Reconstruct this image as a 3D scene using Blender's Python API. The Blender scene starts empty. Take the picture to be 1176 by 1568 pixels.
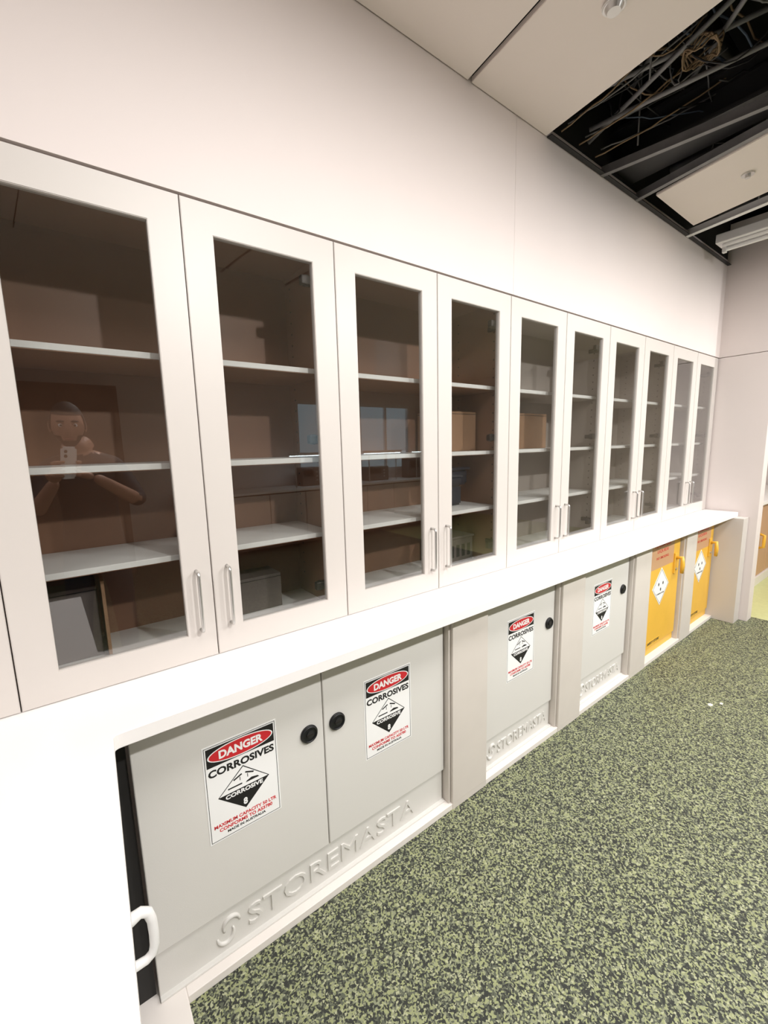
import bpy, bmesh, math, random
from mathutils import Vector, Matrix
random.seed(7)
S = bpy.context.scene
try:
    S.view_settings.view_transform = 'Standard'
    S.view_settings.look = 'None'
except Exception as e:
    print(e)

# ------------------------------------------------------------------ materials
def srgb(r, g, b):
    f = lambda c: (c/255/12.92) if c/255 <= 0.04045 else ((c/255+0.055)/1.055)**2.4
    return (f(r), f(g), f(b), 1)

def mat(name, col, rough=0.5, metal=0.0, noise=0.0, nscale=8, bump=0.0, bscale=300, spec=0.5):
    m = bpy.data.materials.new(name); m.use_nodes = True
    nt = m.node_tree; p = nt.nodes['Principled BSDF']
    p.inputs['Base Color'].default_value = col
    p.inputs['Roughness'].default_value = rough
    p.inputs['Metallic'].default_value = metal
    p.inputs['Specular IOR Level'].default_value = spec
    tc = nt.nodes.new('ShaderNodeTexCoord')
    if noise:
        n = nt.nodes.new('ShaderNodeTexNoise'); n.inputs['Scale'].default_value = nscale
        n.inputs['Detail'].default_value = 4
        r = nt.nodes.new('ShaderNodeValToRGB')
        r.color_ramp.elements[0].position = 0.3; r.color_ramp.elements[1].position = 0.7
        r.color_ramp.elements[0].color = (col[0]*(1-noise), col[1]*(1-noise), col[2]*(1-noise), 1)
        r.color_ramp.elements[1].color = (min(1, col[0]*(1+noise*.4)), min(1, col[1]*(1+noise*.4)), min(1, col[2]*(1+noise*.4)), 1)
        nt.links.new(tc.outputs['Object'], n.inputs['Vector'])
        nt.links.new(n.outputs['Fac'], r.inputs['Fac'])
        nt.links.new(r.outputs['Color'], p.inputs['Base Color'])
    if bump:
        n2 = nt.nodes.new('ShaderNodeTexNoise'); n2.inputs['Scale'].default_value = bscale
        b = nt.nodes.new('ShaderNodeBump'); b.inputs['Strength'].default_value = bump
        b.inputs['Distance'].default_value = 0.001
        nt.links.new(tc.outputs['Object'], n2.inputs['Vector'])
        nt.links.new(n2.outputs['Fac'], b.inputs['Height'])
        nt.links.new(b.outputs['Normal'], p.inputs['Normal'])
    return m

def emis(name, col, s):
    m = bpy.data.materials.new(name); m.use_nodes = True
    p = m.node_tree.nodes['Principled BSDF']
    p.inputs['Base Color'].default_value = (1, 1, 1, 1)
    p.inputs['Emission Color'].default_value = col
    p.inputs['Emission Strength'].default_value = s
    return m

def glassmat():
    m = bpy.data.materials.new('clear_glass'); m.use_nodes = True
    nt = m.node_tree; nt.nodes.clear()
    o = nt.nodes.new('ShaderNodeOutputMaterial')
    t = nt.nodes.new('ShaderNodeBsdfTransparent'); t.inputs['Color'].default_value = (.90, .905, .90, 1)
    g = nt.nodes.new('ShaderNodeBsdfGlossy'); g.inputs['Roughness'].default_value = 0.0
    lw = nt.nodes.new('ShaderNodeLayerWeight'); lw.inputs['Blend'].default_value = .5
    pw = nt.nodes.new('ShaderNodeMath'); pw.operation = 'POWER'; pw.inputs[1].default_value = 4.0
    ml = nt.nodes.new('ShaderNodeMath'); ml.operation = 'MULTIPLY_ADD'; ml.inputs[1].default_value = .91; ml.inputs[2].default_value = .09
    mx = nt.nodes.new('ShaderNodeMixShader')
    nt.links.new(lw.outputs['Facing'], pw.inputs[0]); nt.links.new(pw.outputs[0], ml.inputs[0])
    nt.links.new(ml.outputs[0], mx.inputs[0]); nt.links.new(t.outputs[0], mx.inputs[1]); nt.links.new(g.outputs[0], mx.inputs[2])
    nt.links.new(mx.outputs[0], o.inputs[0])
    return m

def floormat():
    m = bpy.data.materials.new('speckled_rubber_floor'); m.use_nodes = True
    nt = m.node_tree; p = nt.nodes['Principled BSDF']; L = nt.links.new
    tc = nt.nodes.new('ShaderNodeTexCoord')
    n = nt.nodes.new('ShaderNodeTexNoise'); n.inputs['Scale'].default_value = 90; n.inputs['Detail'].default_value = 3
    va = nt.nodes.new('ShaderNodeVectorMath'); va.operation = 'MULTIPLY_ADD'
    va.inputs[1].default_value = (.014, .014, .014)
    L(tc.outputs['Object'], n.inputs['Vector']); L(n.outputs['Color'], va.inputs[0]); L(tc.outputs['Object'], va.inputs[2])
    v = nt.nodes.new('ShaderNodeTexVoronoi'); v.inputs['Scale'].default_value = 195; v.inputs['Randomness'].default_value = 1
    L(va.outputs[0], v.inputs['Vector'])
    sp = nt.nodes.new('ShaderNodeSeparateColor'); L(v.outputs['Color'], sp.inputs[0])
    r = nt.nodes.new('ShaderNodeValToRGB'); r.color_ramp.interpolation = 'CONSTANT'
    e = r.color_ramp.elements
    e[0].position = 0; e[0].color = srgb(52, 54, 50)
    e[1].position = .36; e[1].color = srgb(90, 94, 80)
    for pos, c in ((.52, srgb(150, 155, 114)), (.74, srgb(136, 140, 114)), (.88, srgb(172, 174, 142)), (.95, srgb(70, 73, 62))):
        q = e.new(pos); q.color = c
    L(sp.outputs[0], r.inputs['Fac']); L(r.outputs['Color'], p.inputs['Base Color'])
    p.inputs['Roughness'].default_value = .55
    p.inputs['Specular IOR Level'].default_value = .3
    return m

M = {}
M['wall'] = mat('painted_wall', srgb(229, 218, 214), .55, noise=.02, nscale=2)
M['door'] = mat('laminate_door', srgb(210, 203, 197), .4, noise=.015, nscale=3)
M['shelf'] = mat('shelf_white', srgb(240, 238, 234), .45, noise=.01)
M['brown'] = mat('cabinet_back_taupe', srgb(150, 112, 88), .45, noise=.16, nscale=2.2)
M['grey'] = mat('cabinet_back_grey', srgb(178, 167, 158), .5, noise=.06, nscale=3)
M['counter'] = mat('white_benchtop', srgb(245, 241, 239), .3, noise=.01)
M['steel_g'] = mat('grey_powdercoat', srgb(220, 217, 212), .45, bump=.15, bscale=500)
M['pillar'] = mat('beige_panel', srgb(216, 208, 200), .5, noise=.03)
M['ledge'] = mat('white_plinth', srgb(238, 231, 225), .45, noise=.04, nscale=5)
M['metal'] = mat('brushed_aluminium', srgb(205, 203, 200), .3, .85)
M['hinge'] = mat('hinge_dark', srgb(60, 56, 54), .35, .7)
M['black'] = mat('black_plastic', srgb(22, 22, 24), .4)
M['inkblack'] = mat('ink_black', srgb(26, 24, 25), .5)
M['white'] = mat('label_white', srgb(248, 247, 246), .4)
M['red'] = mat('label_red', srgb(206, 40, 48), .45)
M['yellow'] = mat('yellow_powdercoat', srgb(238, 186, 66), .4, noise=.04)
M['yellowd'] = mat('orange_yellow_label', srgb(204, 160, 122), .4)
M['plastic'] = mat('white_plastic', srgb(238, 236, 235), .25)
M['tile'] = mat('ceiling_board', srgb(238, 227, 220), .7, noise=.03, nscale=1.5)
M['void'] = mat('void_dark', srgb(24, 22, 22), .9)
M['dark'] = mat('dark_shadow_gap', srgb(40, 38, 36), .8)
M['galv'] = mat('galvanised_steel', srgb(130, 128, 128), .5, .2, noise=.2, nscale=10)
M['blacksteel'] = mat('black_steel', srgb(38, 37, 38), .5, .1)
M['cable'] = mat('tan_cable', srgb(140, 116, 88), .6)
M['cableb'] = mat('blue_cable', srgb(84, 96, 112), .6)
M['cardb'] = mat('cardboard', srgb(160, 124, 94), .8, noise=.06, nscale=20)
M['carton'] = mat('grey_carton', srgb(108, 98, 93), .6, noise=.03)
M['navy'] = mat('navy_plastic', srgb(36, 44, 58), .4)
M['floor'] = floormat()
M['floor2'] = mat('light_vinyl', srgb(206, 208, 152), .5, noise=.06, nscale=30)
M['glass'] = glassmat()
M['skin'] = mat('skin', srgb(188, 142, 120), .5)
M['hair'] = mat('hair_brown', srgb(36, 27, 22), .7)
M['shirt'] = mat('shirt_grey', srgb(44, 45, 50), .8)
M['trouser'] = mat('trousers_dark', srgb(44, 46, 56), .8)
M['lips'] = mat('lips', srgb(160, 96, 88), .5)
M['timber'] = mat('timber_bench', srgb(110, 84, 70), .5, noise=.15, nscale=4)
M['lamp'] = emis('lamp_diffuser', (1, .98, .96, 1), 2.2)
M['lampc'] = emis('cool_tube', (.8, .95, 1, 1), 9.0)

# ------------------------------------------------------------------ builder
class B:
    def __init__(s, name): s.name = name; s.v = []; s.f = []; s.m = []; s.mats = []; s.sm = []
    def mi(s, k):
        if k not in s.mats: s.mats.append(k)
        return s.mats.index(k)
    def raw(s, verts, faces, k, smooth=False):
        o = len(s.v); i = s.mi(k)
        s.v += [tuple(v) for v in verts]
        for f in faces: s.f.append([o+a for a in f]); s.m.append(i); s.sm.append(smooth)
    def bm(s, bm, k, mtx=None, smooth=False):
        if mtx is not None: bmesh.ops.transform(bm, matrix=mtx, verts=bm.verts)
        bm.verts.index_update()
        s.raw([v.co.copy() for v in bm.verts], [[v.index for v in f.verts] for f in bm.faces], k, smooth)
        bm.free()
    def box(s, x0, x1, y0, y1, z0, z1, k, bev=0.0, rot=None):
        bm = bmesh.new(); bmesh.ops.create_cube(bm, size=1)
        c = Vector(((x0+x1)/2, (y0+y1)/2, (z0+z1)/2))
        bmesh.ops.scale(bm, vec=(abs(x1-x0), abs(y1-y0), abs(z1-z0)), verts=bm.verts)
        if bev: bmesh.ops.bevel(bm, geom=bm.edges[:], offset=bev, segments=2, affect='EDGES', profile=.5)
        mt = Matrix.Translation(c)
        if rot is not None: mt = mt @ rot
        s.bm(bm, k, mt)
    def ring(s, x0, x1, z0, z1, w, y0, y1, k, bev=.0015):
        """rectangular door frame with an opening, facing -y"""
        bm = bmesh.new()
        O = [(x0, z0), (x1, z0), (x1, z1), (x0, z1)]
        I = [(x0+w, z0+w), (x1-w, z0+w), (x1-w, z1-w), (x0+w, z1-w)]
        vo = [[bm.verts.new((a, y, b)) for a, b in O] for y in (y0, y1)]
        vi = [[bm.verts.new((a, y, b)) for a, b in I] for y in (y0, y1)]
        for i in range(4):
            j = (i+1) % 4
            bm.faces.new((vo[0][i], vo[0][j], vi[0][j], vi[0][i]))
            bm.faces.new((vo[1][j], vo[1][i], vi[1][i], vi[1][j]))
            bm.faces.new((vo[0][j], vo[0][i], vo[1][i], vo[1][j]))
            bm.faces.new((vi[0][i], vi[0][j], vi[1][j], vi[1][i]))
        bm.normal_update()
        ed = [e for e in bm.edges if abs(e.verts[0].co.y-y0) < 1e-6 and abs(e.verts[1].co.y-y0) < 1e-6
              and len(e.link_faces) == 2 and abs(e.link_faces[0].normal.dot(e.link_faces[1].normal)) < .5]
        bmesh.ops.bevel(bm, geom=ed, offset=bev, segments=2, affect='EDGES')
        s.bm(bm, k)
    def prism(s, pts, z0, z1, k, bev=0.0):
        bm = bmesh.new()
        a = [bm.verts.new((p[0], p[1], z0)) for p in pts]
        b = [bm.verts.new((p[0], p[1], z1)) for p in pts]
        n = len(pts)
        bm.faces.new(a[::-1]); bm.faces.new(b)
        for i in range(n): bm.faces.new((a[i], a[(i+1) % n], b[(i+1) % n], b[i]))
        bmesh.ops.recalc_face_normals(bm, faces=bm.faces)
        if bev: bmesh.ops.bevel(bm, geom=bm.edges[:], offset=bev, segments=2, affect='EDGES')
        s.bm(bm, k)
    def cyl(s, c, axis, r, h, k, seg=24, r2=None, bev=0):
        bm = bmesh.new()
        bmesh.ops.create_cone(bm, cap_ends=True, segments=seg, radius1=r, radius2=r if r2 is None else r2, depth=h)
        if bev: bmesh.ops.bevel(bm, geom=[e for e in bm.edges if any(len(f.verts) > 4 for f in e.link_faces)], offset=bev, segments=3, affect='EDGES')
        q = Vector((0, 0, 1)).rotation_difference(Vector(axis)).to_matrix().to_4x4()
        s.bm(bm, k, Matrix.Translation(c) @ q)
    def tube(s, pts, r, k, seg=8, smooth=True, cap=True):
        pts = [Vector(p) for p in pts]; V = []; F = []
        t0 = (pts[1]-pts[0]).normalized()
        up = Vector((0, 0, 1)) if abs(t0.z) < .9 else Vector((1, 0, 0))
        n = t0.cross(up).normalized()
        for i, p in enumerate(pts):
            t = (pts[min(i+1, len(pts)-1)]-pts[max(i-1, 0)]).normalized()
            n = (n - t*n.dot(t)).normalized(); b = t.cross(n)
            rr = r[i] if isinstance(r, (list, tuple)) else r
            for j in range(seg):
                a = 2*math.pi*j/seg
                V.append(p + n*math.cos(a)*rr + b*math.sin(a)*rr)
        for i in range(len(pts)-1):
            for j in range(seg):
                F.append([i*seg+j, i*seg+(j+1) % seg, (i+1)*seg+(j+1) % seg, (i+1)*seg+j])
        if cap:
            F.append(list(range(seg))[::-1]); F.append([(len(pts)-1)*seg+j for j in range(seg)])
        s.raw(V, F, k, smooth)
    def poly(s, pts, y, k, th=.0006):
        n = len(pts)
        V = [(a, y-th, b) for a, b in pts] + [(a, y, b) for a, b in pts]
        F = [list(range(n)), list(range(n, 2*n))[::-1]] + [[i, n+i, n+(i+1) % n, (i+1) % n] for i in range(n)]
        s.raw(V, F, k)
    def text(s, body, cx, zc, w, h, y, k, ext=.0004, bold=.012):
        cu = bpy.data.curves.new('t', 'FONT'); cu.body = body; cu.size = 1
        cu.align_x = 'CENTER'; cu.offset = bold; cu.resolution_u = 3
        cu.extrude = .5
        ob = bpy.data.objects.new('t', cu); bpy.context.collection.objects.link(ob)
        bpy.context.view_layer.update()
        me = bpy.data.meshes.new_from_object(ob.evaluated_get(bpy.context.evaluated_depsgraph_get()))
        xs = [v.co.x for v in me.vertices]; ys = [v.co.y for v in me.vertices]
        mx, Mx, my, My = min(xs), max(xs), min(ys), max(ys)
        sx = w/(Mx-mx); sy = h/(My-my)
        V = [(cx+(v.co.x-(mx+Mx)/2)*sx, y-ext*(v.co.z+.5), zc+(v.co.y-(my+My)/2)*sy) for v in me.vertices]
        s.raw(V, [list(p.vertices) for p in me.polygons], k)
        bpy.data.objects.remove(ob); bpy.data.meshes.remove(me)
    def mesh(s, me, kf, mtx=None):
        o = len(s.v)
        for v in me.vertices: s.v.append(tuple(mtx @ v.co if mtx else v.co))
        for p in me.polygons:
            s.f.append([o+a for a in p.vertices]); c = p.center
            s.m.append(s.mi(kf(c))); s.sm.append(True)
    def done(s):
        me = bpy.data.meshes.new(s.name); me.from_pydata(s.v, [], s.f)
        for k in s.mats: me.materials.append(M[k])
        me.polygons.foreach_set('material_index', s.m)
        me.polygons.foreach_set('use_smooth', s.sm)
        me.update()
        ob = bpy.data.objects.new(s.name, me); bpy.context.collection.objects.link(ob)
        vs = [Vector(v) for v in s.v]
        c = Vector(((min(v.x for v in vs)+max(v.x for v in vs))/2, (min(v.y for v in vs)+max(v.y for v in vs))/2, min(v.z for v in vs)))
        if s.name not in ('floor',):
            me.transform(Matrix.Translation(-c)); ob.location = c
        return ob

def simple(name, *boxes):
    b = B(name)
    for x in boxes: b.box(*x)
    return b.done()

ZC = 2.848      # ceiling height
DZ0, DZ1 = .905, 2.144   # wall cabinet doors
YO = .36        # near edge of the open ceiling area
# ------------------------------------------------------------------ room shell
simple('floor', (-2.5, 4.52, -4.2, 1.7, -.05, 0, 'floor'))
simple('floor_vinyl', (4.52, 7.2, -4.2, 1.7, -.05, 0, 'floor2'))
simple('wall_back', (-2.5, 7.2, 1.65, 1.75, 0, 3.75, 'wall'))
b = B('wall_bulkhead')
b.box(-2.5, 1.668, 1.25, 1.648, DZ1+.006, ZC+.04, 'wall')
b.box(1.6690, 4.37, 1.25, 1.648, DZ1+.006, ZC+.04, 'wall')
b.done()
b = B('wall_end_column')
b.box(4.37, 4.49, .9, 1.648, 0, DZ1+.0, 'wall', .002)
b.box(4.37, 4.49, .9, 1.648, DZ1+.004, ZC+.3, 'wall', .002)
b.done()
simple('wall_right', (7.2, 7.3, -4.2, 1.75, 0, 3.75, 'wall'))
simple('wall_left', (-2.6, -2.5, -4.2, 1.75, 0, 3.75, 'wall'))
b = B('wall_front')
b.box(-2.5, 3.2, -4.3, -4.2, 0, 3.75, 'wall'); b.box(5.7, 7.2, -4.3, -4.2, 0, 3.75, 'wall')
b.box(3.2, 5.7, -4.3, -4.2, 0, 1.05, 'wall'); b.box(3.2, 5.7, -4.3, -4.2, 2.3, 3.75, 'wall')
b.done()
b = B('window_1')
b.ring(3.2, 5.7, 1.05, 2.3, .05, -4.29, -4.21, 'plastic')
for xx in (3.9, 4.5, 5.1): b.box(xx-.02, xx+.02, -4.28, -4.22, 1.1, 2.25, 'plastic')
b.box(3.25, 5.65, -4.255, -4.25, 1.1, 2.25, 'glass')
b.done()
simple('ceiling_slab', (-2.6, 7.3, -4.3, 1.75, 3.75, 3.85, 'void'))

b = B('ceiling')
def sk(x, y): return x-.115*(1.248-y)
for y0, y1 in ((-1.0, -.305), (-.3, 1.248)):
    b.prism([(-2.5, y0), (sk(.17, y0), y0), (sk(.17, y1), y1), (-2.5, y1)], ZC, ZC+.02, 'tile', .0015)
    b.prism([(sk(.176, y0), y0), (sk(1.368, y0), y0), (sk(1.368, y1), y1), (sk(.176, y1), y1)], ZC, ZC+.02, 'tile', .0015)
    b.prism([(sk(1.388, y0), y0), (sk(1.878, y0), y0), (sk(1.878, y1), y1), (sk(1.388, y1), y1)], ZC, ZC+.02, 'tile', .0015)
b.box(-2.5, 7.2, -4.2, -1.005, ZC, ZC+.02, 'tile')
b.prism([(1.65, -1.0), (7.2, -1.0), (7.2, YO), (1.80, YO)], ZC+.0005, ZC+.02, 'tile')
b.box(4.49, 7.2, YO, 1.648, ZC, ZC+.02, 'tile')
b.box(-2.5, 1.74, -.55, 1.248, ZC+.025, ZC+.045, 'void')
b.done()
simple('ceiling_void_lining', (1.75, 4.6, 1.252, 1.64, ZC+.045, 3.745, 'void'),
       (4.5, 4.55, -.6, 1.25, ZC+.022, 3.745, 'void'), (1.75, 4.5, -.66, -.61, ZC+.022, 3.745, 'void'))

b = B('ceiling_tile')
b.prism([(2.80, 1.16), (2.62, YO+.01), (3.19, YO+.01), (3.375, 1.165)], ZC-.006, ZC+.010, 'tile', .003)
b.cyl((2.98, .80, ZC-.010), (0, 0, 1), .028, .008, 'metal', 24)
b.cyl((2.98, .80, ZC-.020), (0, 0, 1), .012, .014, 'metal', 16)
b.done()
b = B('ceiling_grid')
def rail(xa, xb, w, k):
    b.prism([(xa-w, 1.248), (xb-w, YO), (xb+w, YO), (xa+w, 1.248)], ZC-.005, ZC-.001, k)
    b.prism([(xa-.002, 1.248), (xb-.002, YO), (xb+.002, YO), (xa+.002, 1.248)], ZC-.001, ZC+.04, k)
rail(2.37, 2.53, .013, 'galv')
rail(2.765, 2.60, .014, 'galv')
rail(3.52, 3.36, .018, 'plastic')
b.box(1.885, 4.37, 1.225, 1.248, ZC-.003, ZC+.001, 'blacksteel')
b.done()
b = B('steel_beam')
b.prism([(2.46, 1.25), (2.52, -.5), (2.64, -.5), (2.70, 1.25)], ZC+.06, ZC+.08, 'blacksteel', .003)
b.prism([(2.57, 1.25), (2.57, -.5), (2.585, -.5), (2.585, 1.25)], ZC+.08, ZC+.22, 'blacksteel')
b.prism([(2.46, 1.25), (2.52, -.5), (2.64, -.5), (2.70, 1.25)], ZC+.22, ZC+.24, 'blacksteel', .003)
b.done()
b = B('fluorescent_batten')
b.box(3.80, 3.93, .37, 1.17, ZC-.01, ZC+.05, 'plastic', .006)
b.box(3.83, 3.90, .40, 1.14, ZC-.03, ZC-.01, 'plastic', .008)
b.cyl((3.865, .77, ZC-.045), (0, 1, 0), .013, .70, 'white', 16)
for yy in (.41, 1.13): b.box(3.85, 3.88, yy-.012, yy+.012, ZC-.065, ZC-.02, 'plastic', .003)
b.done()
b = B('smoke_detector')
b.cyl((1.53, .79, ZC-.006), (0, 0, 1), .035, .012, 'metal', 32, bev=.003)
b.cyl((1.53, .79, ZC-.018), (0, 0, 1), .02, .014, 'metal', 32, r2=.028)
b.done()
b = B('ceiling_cables')
def hang(p0, p1, sag, r, k, n=12, wob=.012):
    P = []
    for i in range(n+1):
        t = i/n; q = Vector(p0).lerp(Vector(p1), t)
        q.z -= sag*4*t*(1-t)
        if 0 < i < n: q += Vector((random.uniform(-wob, wob), random.uniform(-wob, wob), random.uniform(-wob, wob)*.5))
        P.append(q)
    b.tube(P, r, k, 6)
for i in range(46):
    y0 = random.uniform(.0, 1.2); x0 = random.uniform(1.75, 2.4)
    hang((x0, y0, ZC+random.uniform(.12, .5)), (x0+random.uniform(.2, 1.3), y0+random.uniform(-.7, .2), ZC+random.uniform(.15, .55)),
         random.uniform(.0, .08), random.choice((.003, .004, .006)), random.choice(('cable', 'cableb', 'blacksteel', 'galv', 'blacksteel', 'galv')))
for i in range(9):
    x0 = random.uniform(1.92, 2.25); y0 = random.uniform(.85, 1.2)
    hang((x0, y0, ZC+.50), (x0+random.uniform(.0, .4), y0-random.uniform(.1, .5), ZC+.40), random.uniform(.25, .40), .003, random.choice(('cable', 'blacksteel', 'galv')), 16, .006)
for i in range(5):
    cx, cy, cz = 2.20+.008*i, .78, ZC+.16+.01*i
    b.tube([(cx+.06*math.cos(a*math.pi/8), cy+.06*math.sin(a*math.pi/8), cz+.02*math.sin(a*1.3+i)) for a in range(17)], .0035, 'cable', 6)
for i in range(8):
    x0 = 1.95+.05*i
    hang((x0, 1.22, ZC+.03+.05*(i % 3)), (x0+.12+.03*i, .75, ZC+.25), .02, .0035, ('cable', 'galv', 'blacksteel')[i % 3], 12, .006)
b.done()
b = B('conduit_pipes')
for (x, z, r, k) in ((2.1, .35, .03, 'blacksteel'), (2.25, .5, .05, 'galv'), (2.95, .4, .04, 'blacksteel'), (3.2, .3, .02, 'galv'), (3.65, .35, .05, 'blacksteel'), (4.1, .3, .025, 'galv')):
    b.tube([(x, -.6, ZC+z), (x, .4, ZC+z), (x, 1.25, ZC+z)], r, k, 14)
for (y, z, r) in ((.95, .62, .05), (.5, .7, .03), (.2, .55, .07)):
    b.tube([(1.8, y, ZC+z), (3, y, ZC+z), (4.5, y, ZC+z)], r, 'blacksteel', 14)
for x, y in ((2.05, .9), (2.2, .5), (3.6, .9), (4.2, .6), (2.42, 1.1)):
    b.tube([(x, y, ZC+.08), (x, y, 3.75)], .004, 'galv', 6)
for (p, q) in (((1.95, 1.2, ZC+.12), (2.45, .4, ZC+.3)), ((2.15, 1.2, ZC+.10), (2.4, .4, ZC+.16)), ((1.9, .7, ZC+.2), (2.34, 1.1, ZC+.30)), ((2.2, 1.23, ZC+.08), (2.1, .4, ZC+.3)), ((2.0, .5, ZC+.2), (2.45, .9, ZC+.25))):
    b.tube([p, tuple((Vector(p)+Vector(q))/2), q], .010, 'galv', 8)
b.done()

# ------------------------------------------------------------------ wall cabinets
X0 = -.143; W = .45
ST = 0.077
shelves = (1.202, 1.462, 1.752)
for k in range(-1, 5):
    b = B('glass_display_cabinet')
    xa = X0+.9*k; xb = xa+.9
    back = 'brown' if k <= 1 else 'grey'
    ya, yb = 1.274, 1.60
    t = .016
    sd = back
    b.box(xa+.0005, xa+t, ya, yb, DZ0, DZ1, sd); b.box(xb-t, xb-.0005, ya, yb, DZ0, DZ1, sd)
    b.box(xa+t, xb-t, yb-.008, yb, DZ0, DZ1, back)
    b.box(xa+t, xb-t, ya, yb-.008, DZ0, DZ0+.018, 'shelf'); b.box(xa+t, xb-t, ya, yb-.008, DZ1-.018, DZ1, back)  # top panel takes the back colour to paint in its shade
    for z in shelves:
        b.box(xa+t+.001, xb-t-.001, 1.305, yb-.009, z-.007, z+.009, 'shelf', .001)
        b.box(xa+t+.001, xb-t-.001, 1.3065, yb-.009, z-.009, z-.007, back)  # thin back-coloured layer paints shade onto the shelf underside
    for yy in (1.33, 1.55):
        for i in range(28):
            z = DZ0+.1+i*.04
            b.box(xb-t-.0012, xb-t, yy-.003, yy+.003, z-.003, z+.003, 'hinge')
    for d in range(2):
        x0 = xa+W*d+.0015; x1 = xa+W*(d+1)-.0015
        b.ring(x0, x1, DZ0+.001, DZ1-.001, ST, 1.25, 1.27, 'door')
        b.box(x0+ST-.006, x1-ST+.006, 1.258, 1.262, DZ0+ST-.006, DZ1-ST+.006, 'glass')
        hx = (x1-.041) if d == 0 else (x0+.041)
        za, zb = .995, 1.168; r = .0048
        P = [(hx, 1.25, za)]
        for a in range(0, 7):
            an = a/6*math.pi/2
            P.append((hx, 1.234-.012*math.sin(an), za+.012-.012*math.cos(an)))
        for a in range(0, 7):
            an = a/6*math.pi/2
            P.append((hx, 1.234-.012*math.cos(an), zb-.012+.012*math.sin(an)))
        P.append((hx, 1.25, zb))
        b.tube(P, r, 'metal', 10)
        for hz in (1.03, 1.53, 2.02):
            if d == 1:
                b.box(x1-ST-.028, x1-ST+.03, 1.271, 1.292, hz-.014, hz+.014, 'hinge', .003)
                b.box(xb-t-.012, xb-t, 1.29, 1.36, hz-.011, hz+.011, 'hinge', .003)
                b.cyl((x1-ST-.01, 1.283, hz), (0, 1, 0), .017, .012, 'hinge', 18)
            else:
                b.box(x0+ST-.03, x0+ST-.002, 1.271, 1.292, hz-.014, hz+.014, 'hinge', .003)
                b.box(xa+t, xa+t+.012, 1.29, 1.36, hz-.011, hz+.011, 'hinge', .003)
    b.done()

# ------------------------------------------------------------------ cabinet contents
def carton(x0, x1, y0, y1, z0, z1, k='cardb', name='cardboard_box', tape='white'):
    b = B(name)
    b.box(x0, x1, y0, y1, z0, z1, k, .002)
    b.box((x0+x1)/2-.02, (x0+x1)/2+.02, y0-.0006, y1+.0006, z1-.03, z1+.0006, tape)
    b.box(x0-.001, x1+.001, y0-.001, y1+.001, z1-.012, z1-.010, 'dark')
    b.done()
e = .0005
BZ = DZ0+.018+e
carton(-.12, .035, 1.43, 1.58, BZ, 1.13, 'carton', 'packing_carton', 'carton')
simple('cardboard_sheet', (.045, .053, 1.39, 1.58, BZ, 1.15, 'cardb'))
carton(.44, .60, 1.46, 1.58, BZ, 1.05, 'carton', 'packing_carton', 'carton')
carton(1.38, 1.625, 1.42, 1.57, 1.471+e, 1.655, tape='cardb')
carton(1.93, 2.22, 1.42, 1.57, 1.471+e, 1.66, tape='cardb')
b = B('measuring_stick')
b.tube([(.395, 1.37, 1.211+.012), (.385, 1.48, 1.33), (.375, 1.58, 1.440)], .009, 'plastic', 8); b.done()
b = B('plastic_tray')
b.prism([(1.40, 1.42), (1.57, 1.42), (1.57, 1.53), (1.40, 1.53)], 1.31, 1.385, 'navy', .01)
b.prism([(1.43, 1.43), (1.54, 1.43), (1.54, 1.52), (1.43, 1.52)], 1.2115, 1.31, 'navy', .01)
b.box(1.392, 1.578, 1.412, 1.538, 1.382, 1.394, 'navy', .004); b.done()
b = B('tube_rack')
b.box(1.40, 1.62, 1.43, 1.57, BZ, BZ+.12, 'carton', .006)
for i in range(5): b.box(1.425+i*.038, 1.445+i*.038, 1.4285, 1.431, BZ+.03, BZ+.09, 'dark')
b.box(1.395, 1.625, 1.425, 1.575, BZ+.12, BZ+.132, 'carton', .004); b.done()

# ------------------------------------------------------------------ bench top
b = B('benchtop')
pts = [(-1.25, 1.648), (-1.25, .35), (-.004, .35), (.020, 1.009), (.022, 1.0145), (.028, 1.0175), (.036, 1.018), (4.335, 1.018), (4.35, 1.022), (4.354, 1.035), (4.354, 1.648)]
b.prism(pts, .870, .9045, 'counter', .0015)
b.done()

b = B('baseboard_plinth')
b.box(.112, 4.235, 1.105, 1.645, 0, .026, 'ledge', .002)
b.box(-1.2, .112, .40, 1.645, 0, .026, 'ledge', .002)
b.done()
LZ = .0265
for (xa, xb) in ((1.126, 1.348), (1.906, 2.131), (2.717, 2.948), (3.528, 3.741)):
    b = B('divider_pillar')
    b.box(xa+.012, xb, 1.103, 1.64, LZ, .869, 'pillar', .002)
    b.box(xa, xa+.010, 1.115, 1.64, LZ, .869, 'pillar', .002)
    b.box(xa+.012, xb, 1.1035, 1.1045, .0, LZ, 'pillar')
    b.done()
b = B('end_panel')
b.box(4.238, 4.367, .955, 1.64, .0, .869, 'door', .002)
b.done()
simple('gap_shade_sheet', (-.62, .044, 1.165, 1.18, LZ, .869, 'dark'))  # dark sheet painting in the shade of the gap beside the cabinet

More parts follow.
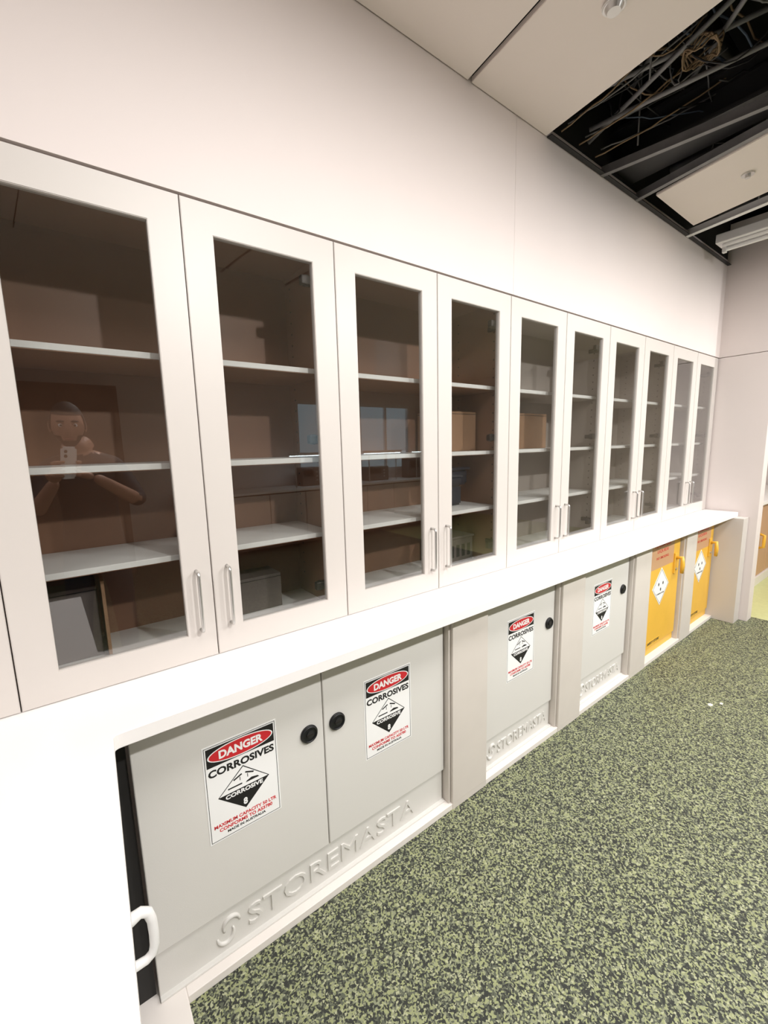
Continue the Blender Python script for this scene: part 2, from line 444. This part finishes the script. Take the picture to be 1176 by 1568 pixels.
# ------------------------------------------------------------------ hazard cabinets
YD = 1.136; YB = 1.146
def oval(cx, cz, a, c, n=40): return [(cx+a*math.cos(2*math.pi*i/n), cz+c*math.sin(2*math.pi*i/n)) for i in range(n)]
def sign(b, cx, zt):
    w, h = .21, .30; y = YD
    b.poly([(cx-w/2, zt-h), (cx+w/2, zt-h), (cx+w/2, zt), (cx-w/2, zt)], y, 'white', .001)
    y -= .001
    q = .004; lw = .0015
    x0, x1, z0, z1 = cx-w/2+q, cx+w/2-q, zt-h+q, zt-q
    for (a, b2, c, d) in ((x0, x1, z0, z0+lw), (x0, x1, z1-lw, z1), (x0, x0+lw, z0, z1), (x1-lw, x1, z0, z1)):
        b.poly([(a, c), (b2, c), (b2, d), (a, d)], y, 'inkblack', .0003)
    b.poly([(cx-.096, zt-.066), (cx+.096, zt-.066), (cx+.096, zt-.009), (cx-.096, zt-.009)], y, 'inkblack', .0003)
    b.poly(oval(cx, zt-.0375, .093, .0265), y-.0003, 'white', .0003)
    b.poly(oval(cx, zt-.0375, .089, .0235), y-.0006, 'red', .0003)
    b.text('DANGER', cx, zt-.0375, .125, .025, y-.0009, 'white', bold=.04)
    b.text('CORROSIVES', cx, zt-.086, .188, .023, y, 'inkblack', bold=.035)
    dz = zt-.168; R = .074
    b.poly([(cx-R, dz), (cx, dz-R*.92), (cx+R, dz), (cx, dz+R*.92)], y, 'inkblack', .0003)
    r = R-.004
    b.poly([(cx-r, dz+.001), (cx+r, dz+.001), (cx, dz+r*.92)], y-.0003, 'white', .0003)
    yy = y-.0006
    for s_ in (-1, 1):
        b.poly([(cx+s_*.030, dz+.036), (cx+s_*.006, dz+.046), (cx+s_*.004, dz+.042), (cx+s_*.028, dz+.032)][::s_], yy, 'inkblack', .0003)
        b.poly([(cx+s_*.010, dz+.037), (cx+s_*.012, dz+.037), (cx+s_*.012, dz+.026), (cx+s_*.010, dz+.026)][::s_], yy, 'inkblack', .0003)
    b.poly([(cx-.046, dz+.012), (cx-.006, dz+.012), (cx-.006, dz+.016), (cx-.046, dz+.016)], yy, 'inkblack', .0003)
    b.poly([(cx+.004, dz+.011), (cx+.044, dz+.011), (cx+.040, dz+.016), (cx+.022, dz+.020), (cx+.008, dz+.015)], yy, 'inkblack', .0003)
    b.text('CORROSIVE', cx, dz-.009, .108, .013, y-.0003, 'white', bold=.035)
    b.text('8', cx, dz-.046, .012, .021, y-.0003, 'white', bold=.04)
    b.text('MAXIMUM CAPACITY 50 LTR', cx, zt-.252, .182, .011, y, 'red', bold=.03)
    b.text('CONFORMS TO AS3780', cx, zt-.267, .155, .011, y, 'red', bold=.03)
    b.text('MADE IN AUSTRALIA', cx, zt-.281, .112, .008, y, 'inkblack', bold=.03)
def latch(b, cx, cz):
    b.cyl((cx, YD-.003, cz), (0, 1, 0), .029, .008, 'black', 36, bev=.002)
    P = [(cx+.024*math.cos(a*math.pi/16), YD-.008, cz+.024*math.sin(a*math.pi/16)) for a in range(33)]
    b.tube(P, .003, 'black', 8, cap=False)
    b.cyl((cx+.002, YD-.008, cz+.001), (0, 1, 0), .012, .004, 'blacksteel', 20)
    b.box(cx-.012, cx+.012, YD-.011, YD-.006, cz-.003, cz+.003, 'hinge', .001)
def emboss(b, xa, xb, zc, h):
    w = xb-xa; lw = min(.13*w, h*1.2)
    b.text('STOREMASTA', (xa+lw*1.25+xb)/2, zc, xb-xa-lw*1.25, h, YB+.001, 'steel_g', ext=.0055, bold=.0)
    c = xa+lw/2
    for s in (1, -1):
        P = []
        for i in range(13):
            a = i/12*math.pi*1.15
            P.append((c+s*lw*.30*math.cos(a)+s*lw*.12, YB-.001, zc+s*h*.42*math.sin(a)+s*h*.16))
        b.tube(P, [.0025+.0045*math.sin(math.pi*i/12) for i in range(13)], 'steel_g', 8)
DB, DT = .175, .862
def corrosive_cabinet(xa, xb, split, signs, latches, emb):
    b = B('corrosive_storage_cabinet')
    b.box(xa, xb, YB+.004, 1.62, LZ, DT, 'steel_g', .004)
    b.box(xa, xb, YB, YB+.01, LZ, DB-.004, 'steel_g', .003)
    b.box(xa, xb, YB-.014, YB+.01, LZ, LZ+.008, 'steel_g', .002)
    ed = [xa-.002]+split+[xb+.002]
    for i in range(len(ed)-1):
        b.box(ed[i]+.002, ed[i+1]-.002, YD, YD+.018, DB, DT, 'steel_g', .003)
    for s_ in signs: sign(b, s_, .708)
    for l in latches: latch(b, l, .611)
    emboss(b, *emb)
    b.done()
corrosive_cabinet(.050, 1.118, [.580], [.316, .842], [.526, .628], (.20, .965, .10, .066))
corrosive_cabinet(1.362, 1.898, [], [1.625], [1.850], (1.40, 1.865, .10, .054))
corrosive_cabinet(2.145, 2.706, [], [2.392], [2.634], (2.19, 2.66, .10, .054))

def flammable(xa, xb):
    b = B('flammable_safety_cabinet')
    b.box(xa, xb, YB, 1.62, LZ, DT, 'yellow', .004)
    b.box(xa+.004, xb-.004, YD, YD+.018, LZ+.06, DT-.002, 'yellow', .004)
    c = (xa+xb)/2-.03
    y = YD
    b.poly([(c-.21, .64), (c+.19, .64), (c+.19, .86), (c-.21, .86)], y, 'yellowd', .001)
    b.text('FLAMMABLE', c, .80, .26, .03, y-.001, 'red', bold=.02)
    b.text('LIQUIDS', c, .755, .18, .025, y-.001, 'red', bold=.02)
    b.text('NO SMOKING', c, .71, .2, .018, y-.001, 'red', bold=.02)
    R = .135; dz = .50
    b.poly([(c-R, dz), (c, dz-R), (c+R, dz), (c, dz+R)], y, 'white', .0015)
    r = R-.012
    for i in range(4):
        a = [(c-r, dz), (c, dz-r), (c+r, dz), (c, dz+r)]
        p, q = a[i], a[(i+1) % 4]
        b.tube([(p[0], y-.0015, p[1]), (q[0], y-.0015, q[1])], .0012, 'inkblack', 4)
    for dx, d2 in ((-.035, .02), (.035, .02), (0, -.02)): b.poly(oval(c+dx, dz+d2, .009, .012, 16), y-.0015, 'inkblack', .0004)
    b.text('FLAMMABLE LIQUID', c, dz-.05, .12, .012, y-.0015, 'inkblack', bold=.02)
    b.poly([(c-.17, .10), (c+.05, .10), (c+.05, .13), (c-.17, .13)], y, 'yellow', .0008)
    b.text('SAFETY STORE', c-.06, .115, .19, .018, y-.0009, 'inkblack', bold=.03)
    hx = xb-.085
    b.box(hx-.022, hx+.022, y-.010, y+.001, .55, .70, 'yellow', .004)
    b.tube([(hx, y-.005, .665), (hx, y-.045, .672), (hx, y-.05, .62), (hx, y-.048, .56)], [.012, .014, .014, .011], 'yellow', 10)
    b.cyl((hx, y-.013, .585), (0, 1, 0), .009, .008, 'metal', 14)
    b.done()
flammable(2.962, 3.516)
flammable(3.755, 4.225)

# ------------------------------------------------------------------ undercounter fridge at left
b = B('undercounter_fridge')
b.box(-.62, -.060, .42, .975, LZ, .866, 'plastic', .006)
b.box(-.056, -.016, .42, .975, LZ+.03, .866, 'plastic', .008)
hy = .855; P = []
for (x, z) in ((-.018, .612), (.008, .616), (.024, .620), (.035, .612), (.040, .592), (.041, .56), (.040, .535), (.036, .518), (.024, .510), (.004, .510), (-.018, .511)):
    P.append((x, hy, z))
b.tube(P, [.014, .012, .010, .0095, .009, .009, .009, .009, .0085, .009, .011], 'plastic', 14)
b.done()

# ------------------------------------------------------------------ far base unit beyond column
b = B('base_unit')
b.box(4.62, 7.1, 1.10, 1.64, .0, .09, 'ledge', .002)
b.box(4.62, 7.1, 1.13, 1.64, .09, .869, 'door')
for x in (4.62, 5.24, 5.86, 6.48): b.box(x+.003, x+.61, 1.112, 1.13, .095, .865, 'yellowd', .003)
for x in (4.62, 5.24, 5.86, 6.48):
    b.tube([(x+.28, 1.112, .40), (x+.28, 1.07, .41), (x+.28, 1.07, .53), (x+.28, 1.112, .54)], .014, 'yellow', 10)
b.box(4.60, 7.15, 1.04, 1.645, .870, .904, 'counter', .002)
b.done()

b = B('paper_scraps')
for (x, y, s, a) in ((2.80, .695, .018, .4), (2.86, .66, .012, 1.2)):
    b.prism([(x+s*math.cos(a+t), y+s*.7*math.sin(a+t)) for t in (0, 1.3, 2.6, 3.9, 5.0)], .0002, .0015, 'ledge')
b.done()

# ------------------------------------------------------------------ opposite side of room (seen reflected)
b = B('laboratory_bench')
b.box(1.2, 6.4, -4.15, -3.45, .06, .87, 'timber', .004)
b.box(1.2, 6.4, -4.17, -3.40, .87, .90, 'counter', .003)
for i in range(9): b.box(1.21+i*.575, 1.775+i*.575, -3.45, -3.43, .12, .85, 'door', .003)
b.done()
b = B('bench_strip_light')
for x in (2.8, 4.2, 5.3):
    b.box(x, x+.8, -3.72, -3.62, 1.40, 1.44, 'plastic', .004); b.box(x+.02, x+.78, -3.71, -3.63, 1.385, 1.40, 'lampc')
    for xx in (x+.1, x+.7): b.cyl((xx, -3.67, 1.15), (0, 0, 1), .01, .50, 'metal', 10)
b.done()
for (x, w_, h_) in ((3.05, .35, .30), (3.75, .28, .42), (4.35, .45, .25), (5.3, .4, .38)):
    b = B('bench_instrument')
    b.box(x, x+w_, -4.0, -3.76, .901, .901+h_, 'carton', .012)
    b.box(x+.03, x+w_*.6, -3.762, -3.755, .901+h_*.5, .901+h_*.88, 'black', .003)
    for j in range(3): b.cyl((x+w_*.75, -3.755, .901+h_*(.3+.22*j)), (0, 1, 0), .014, .014, 'metal', 14)
    b.done()
b = B('tall_timber_cupboard')
b.box(-2.4, .6, -4.15, -3.6, 0, 2.3, 'timber', .004)
for i in range(5): b.box(-2.39+i*.6, -1.8+i*.6, -3.6, -3.58, .1, 2.28, 'timber', .004)
b.done()

# ------------------------------------------------------------------ photographer (seen reflected in the glass)
def skinmesh(verts, edges, radii, root=0, sub=2):
    me = bpy.data.meshes.new('sk'); me.from_pydata(verts, edges, [])
    ob = bpy.data.objects.new('sk', me); bpy.context.collection.objects.link(ob)
    ob.modifiers.new('s', 'SKIN'); sm = ob.modifiers.new('u', 'SUBSURF'); sm.levels = sub; sm.render_levels = sub
    for i, r in enumerate(radii):
        sv = me.skin_vertices[0].data[i]
        sv.radius = r if isinstance(r, tuple) else (r, r); sv.use_root = (i == root)
    bpy.context.view_layer.update()
    out = bpy.data.meshes.new_from_object(ob.evaluated_get(bpy.context.evaluated_depsgraph_get()))
    bpy.data.objects.remove(ob)
    return out
try:
    b = B('photographer')
    V = [(.10, -.50, .96), (.10, -.49, 1.12), (.10, -.48, 1.30), (.09, -.47, 1.43), (.08, -.45, 1.52), (.06, -.42, 1.58),
         (.25, -.47, 1.42), (.34, -.30, 1.22), (.12, -.115, 1.385),
         (-.07, -.47, 1.42), (-.15, -.28, 1.20), (-.04, -.125, 1.375),
         (.19, -.50, .90), (.21, -.48, .50), (.22, -.52, .09), (.22, -.40, .04),
         (.01, -.50, .90), (-.02, -.49, .50), (-.03, -.53, .09), (-.03, -.41, .04)]
    E = [(0, 1), (1, 2), (2, 3), (3, 4), (4, 5), (3, 6), (6, 7), (7, 8), (3, 9), (9, 10), (10, 11), (0, 12), (12, 13), (13, 14), (14, 15), (0, 16), (16, 17), (17, 18), (18, 19)]
    Rr = [(.15, .11), (.14, .10), (.16, .11), (.12, .09), .058, .055, .062, .045, .027, .062, .045, .027, .09, .06, .045, .038, .09, .06, .045, .038]
    body = skinmesh(V, E, Rr)
    def kf(c):
        if c.z > 1.50: return 'skin'
        if c.z < .07: return 'black'
        if c.z < .98 and c.y < -.38: return 'trouser'
        if c.y > -.25: return 'skin'
        return 'shirt'
    b.mesh(body, kf)
    bm = bmesh.new(); bmesh.ops.create_uvsphere(bm, u_segments=32, v_segments=24, radius=1)
    for v in bm.verts:
        x, y, z = v.co
        jaw = 1-.28*max(0, -z)**1.2
        v.co = Vector((x*.077*jaw, y*.098*(1-.1*max(0, -z)), z*.118))
        if y > .6:
            if abs(x) < .14 and abs(z+.22) < .35: v.co.y += .022*(1-abs(x)/.14)*(1-abs(z+.22)/.35)
            for sx in (-.4, .4):
                d = math.hypot(x-sx, z-.08)
                if d < .2: v.co.y -= .010*(1-d/.2)
    tilt = Matrix.Translation((.04, -.37, 1.655)) @ Matrix.Rotation(-.15, 4, 'X')
    bm2 = bm.copy()
    me = bpy.data.meshes.new('h'); bm.to_mesh(me); bm.free()
    # short beard along the jaw
    b.mesh(me, lambda c: 'hair' if (c.z < -.045 and c.y > .0 and not (abs(c.x) < .03 and -.072 < c.z < -.050)) else 'skin', tilt)
    for v in list(bm2.verts):
        v.co *= 1.08
        v.co.y -= .006
    dele = [v for v in bm2.verts if (v.co.y > .045 and v.co.z < .058) or v.co.z < -.02 and v.co.y > -.02 or v.co.z < -.075]
    bmesh.ops.delete(bm2, geom=dele, context='VERTS')
    me = bpy.data.meshes.new('h2'); bm2.to_mesh(me); bm2.free()
    b.mesh(me, lambda c: 'hair', tilt)
    def ell(k, sc, at, seg=12):
        bm = bmesh.new(); bmesh.ops.create_uvsphere(bm, u_segments=seg, v_segments=8, radius=1)
        bmesh.ops.scale(bm, vec=sc, verts=bm.verts)
        b.bm(bm, k, tilt @ Matrix.Translation(at), True)
    for sx in (-1, 1):
        ell('white', (.012, .012, .010), (sx*.030, .078, .010)); ell('black', (.006, .006, .006), (sx*.030, .0865, .010))
        ell('skin', (.008, .018, .031), (sx*.078, -.005, -.005)); ell('hair', (.019, .006, .005), (sx*.030, .090, .031))
    ell('lips', (.024, .008, .006), (0, .083, -.062))
    pc = Vector((.02, -.047, 1.462))
    R_ = Vector((.8002, -.5993, -.0248)); U_ = Vector((.1103, .1063, .9882)); F_ = Vector((.5895, .7935, -.1510))
    def L(a, u, f): return pc + R_*a + U_*u + F_*f
    for s, wrist in ((1, Vector((.12, -.115, 1.385))), (-1, Vector((-.04, -.125, 1.375)))):
        palm = L(s*.055, -.055, -.034)
        me = skinmesh([wrist, wrist.lerp(palm, .5), palm], [(0, 1), (1, 2)], [(.026, .022), (.034, .02), (.036, .016)])
        b.mesh(me, lambda c: 'skin')
        for i in range(4):
            u = -.065+.022*i
            P = [L(s*.060, u*.8-.01, -.030), L(s*.058, u, -.006), L(s*(.051), u+.003, .010), L(s*(.047-.022*(.85, .97, 1.0, .92)[i]), u+.005, .013)]
            me = skinmesh(P, [(0, 1), (1, 2), (2, 3)], [.0105, .0095, .0085, .007])
            b.mesh(me, lambda c: 'skin')
        P = [L(s*.060, -.075, -.032), L(s*.048, -.055, -.030), L(s*.030, -.040, -.022), L(s*.016, -.03, -.0155)]
        me = skinmesh(P, [(0, 1), (1, 2), (2, 3)], [.013, .011, .010, .008])
        b.mesh(me, lambda c: 'skin')
    b.done()
    b = B('smartphone')
    bm = bmesh.new(); bmesh.ops.create_cube(bm, size=1); bmesh.ops.scale(bm, vec=(.074, .155, .008), verts=bm.verts)
    bmesh.ops.bevel(bm, geom=[e for e in bm.edges if abs(e.verts[0].co.z-e.verts[1].co.z) > .005], offset=.01, segments=4, affect='EDGES')
    mt = Matrix((R_, U_, -F_)).transposed().to_4x4(); mt.translation = pc
    b.bm(bm, 'white', mt)
    b.cyl(L(-.018, .055, .0045), F_, .008, .002, 'black', 16); b.cyl(L(-.018, .033, .0045), F_, .008, .002, 'black', 16)
    b.done()
except Exception as ex:
    import traceback; traceback.print_exc()

# ------------------------------------------------------------------ lights
def troffer(x, y, w, d, e, col=(1, .98, .965)):
    b = B('ceiling_light')
    b.ring(0, w, 0, d, .03, 0, .03, 'plastic')
    b.v = [(x-w/2+v[0], y-d/2+v[2], ZC-.032+v[1]) for v in b.v]
    b.box(x-w/2+.03, x+w/2-.03, y-d/2+.03, y+d/2-.03, ZC-.02, ZC-.012, 'lamp')
    b.done()
    ld = bpy.data.lights.new('troffer_lamp', 'AREA'); ld.shape = 'RECTANGLE'; ld.size = w; ld.size_y = d; ld.energy = e; ld.color = col
    ob = bpy.data.objects.new('troffer_lamp', ld); ob.location = (x, y, ZC-.04)
    bpy.context.collection.objects.link(ob)
for x in (-1.3, .6, 2.5, 4.4):
    troffer(x, 0.0, 1.2, .6, 17 if x < 1 else 14)
for x in (.90, 2.235, 3.57, 4.90):  # added fill spots with invented housings, brightening the lower cabinets
    b = B('added_fill_spot')
    c = Vector((x, -1.2, ZC-.05)); aim = (Vector((x, 1.1, .1))-c).normalized()
    b.cyl((x, -1.2, ZC-.006), (0, 0, 1), .05, .01, 'plastic', 24)
    b.cyl(tuple(c-aim*.03), tuple(aim), .045, .07, 'plastic', 24)
    b.done()
    ld = bpy.data.lights.new('fill_spot_lamp', 'SPOT'); ld.energy = 152; ld.spot_size = math.radians(118); ld.spot_blend = .85; ld.shadow_soft_size = .045
    ld.color = (1, .985, .97)
    ob = bpy.data.objects.new('fill_spot_lamp', ld); ob.location = c+aim*.06
    ob.rotation_euler = aim.to_track_quat('-Z', 'Y').to_euler()
    bpy.context.collection.objects.link(ob)

w = bpy.data.worlds.new('World'); S.world = w; w.use_nodes = True
bg = w.node_tree.nodes['Background']; bg.inputs['Color'].default_value = (.68, .86, .95, 1); bg.inputs['Strength'].default_value = 1.3

# ------------------------------------------------------------------ camera
cd = bpy.data.cameras.new('camera'); cam = bpy.data.objects.new('camera', cd); bpy.context.collection.objects.link(cam)
cd.sensor_fit = 'VERTICAL'; cd.sensor_height = 36; cd.lens = 36*652/1568; cd.clip_start = .01
R = Vector((.8002, -.5993, -.0248)); D = Vector((-.1103, -.1063, -.9882)); F = Vector((.5895, .7935, -.1510))
mw = Matrix((R, -D, -F)).transposed().to_4x4(); mw.translation = Vector((0, 0, 1.5))
cam.matrix_world = mw
S.camera = cam
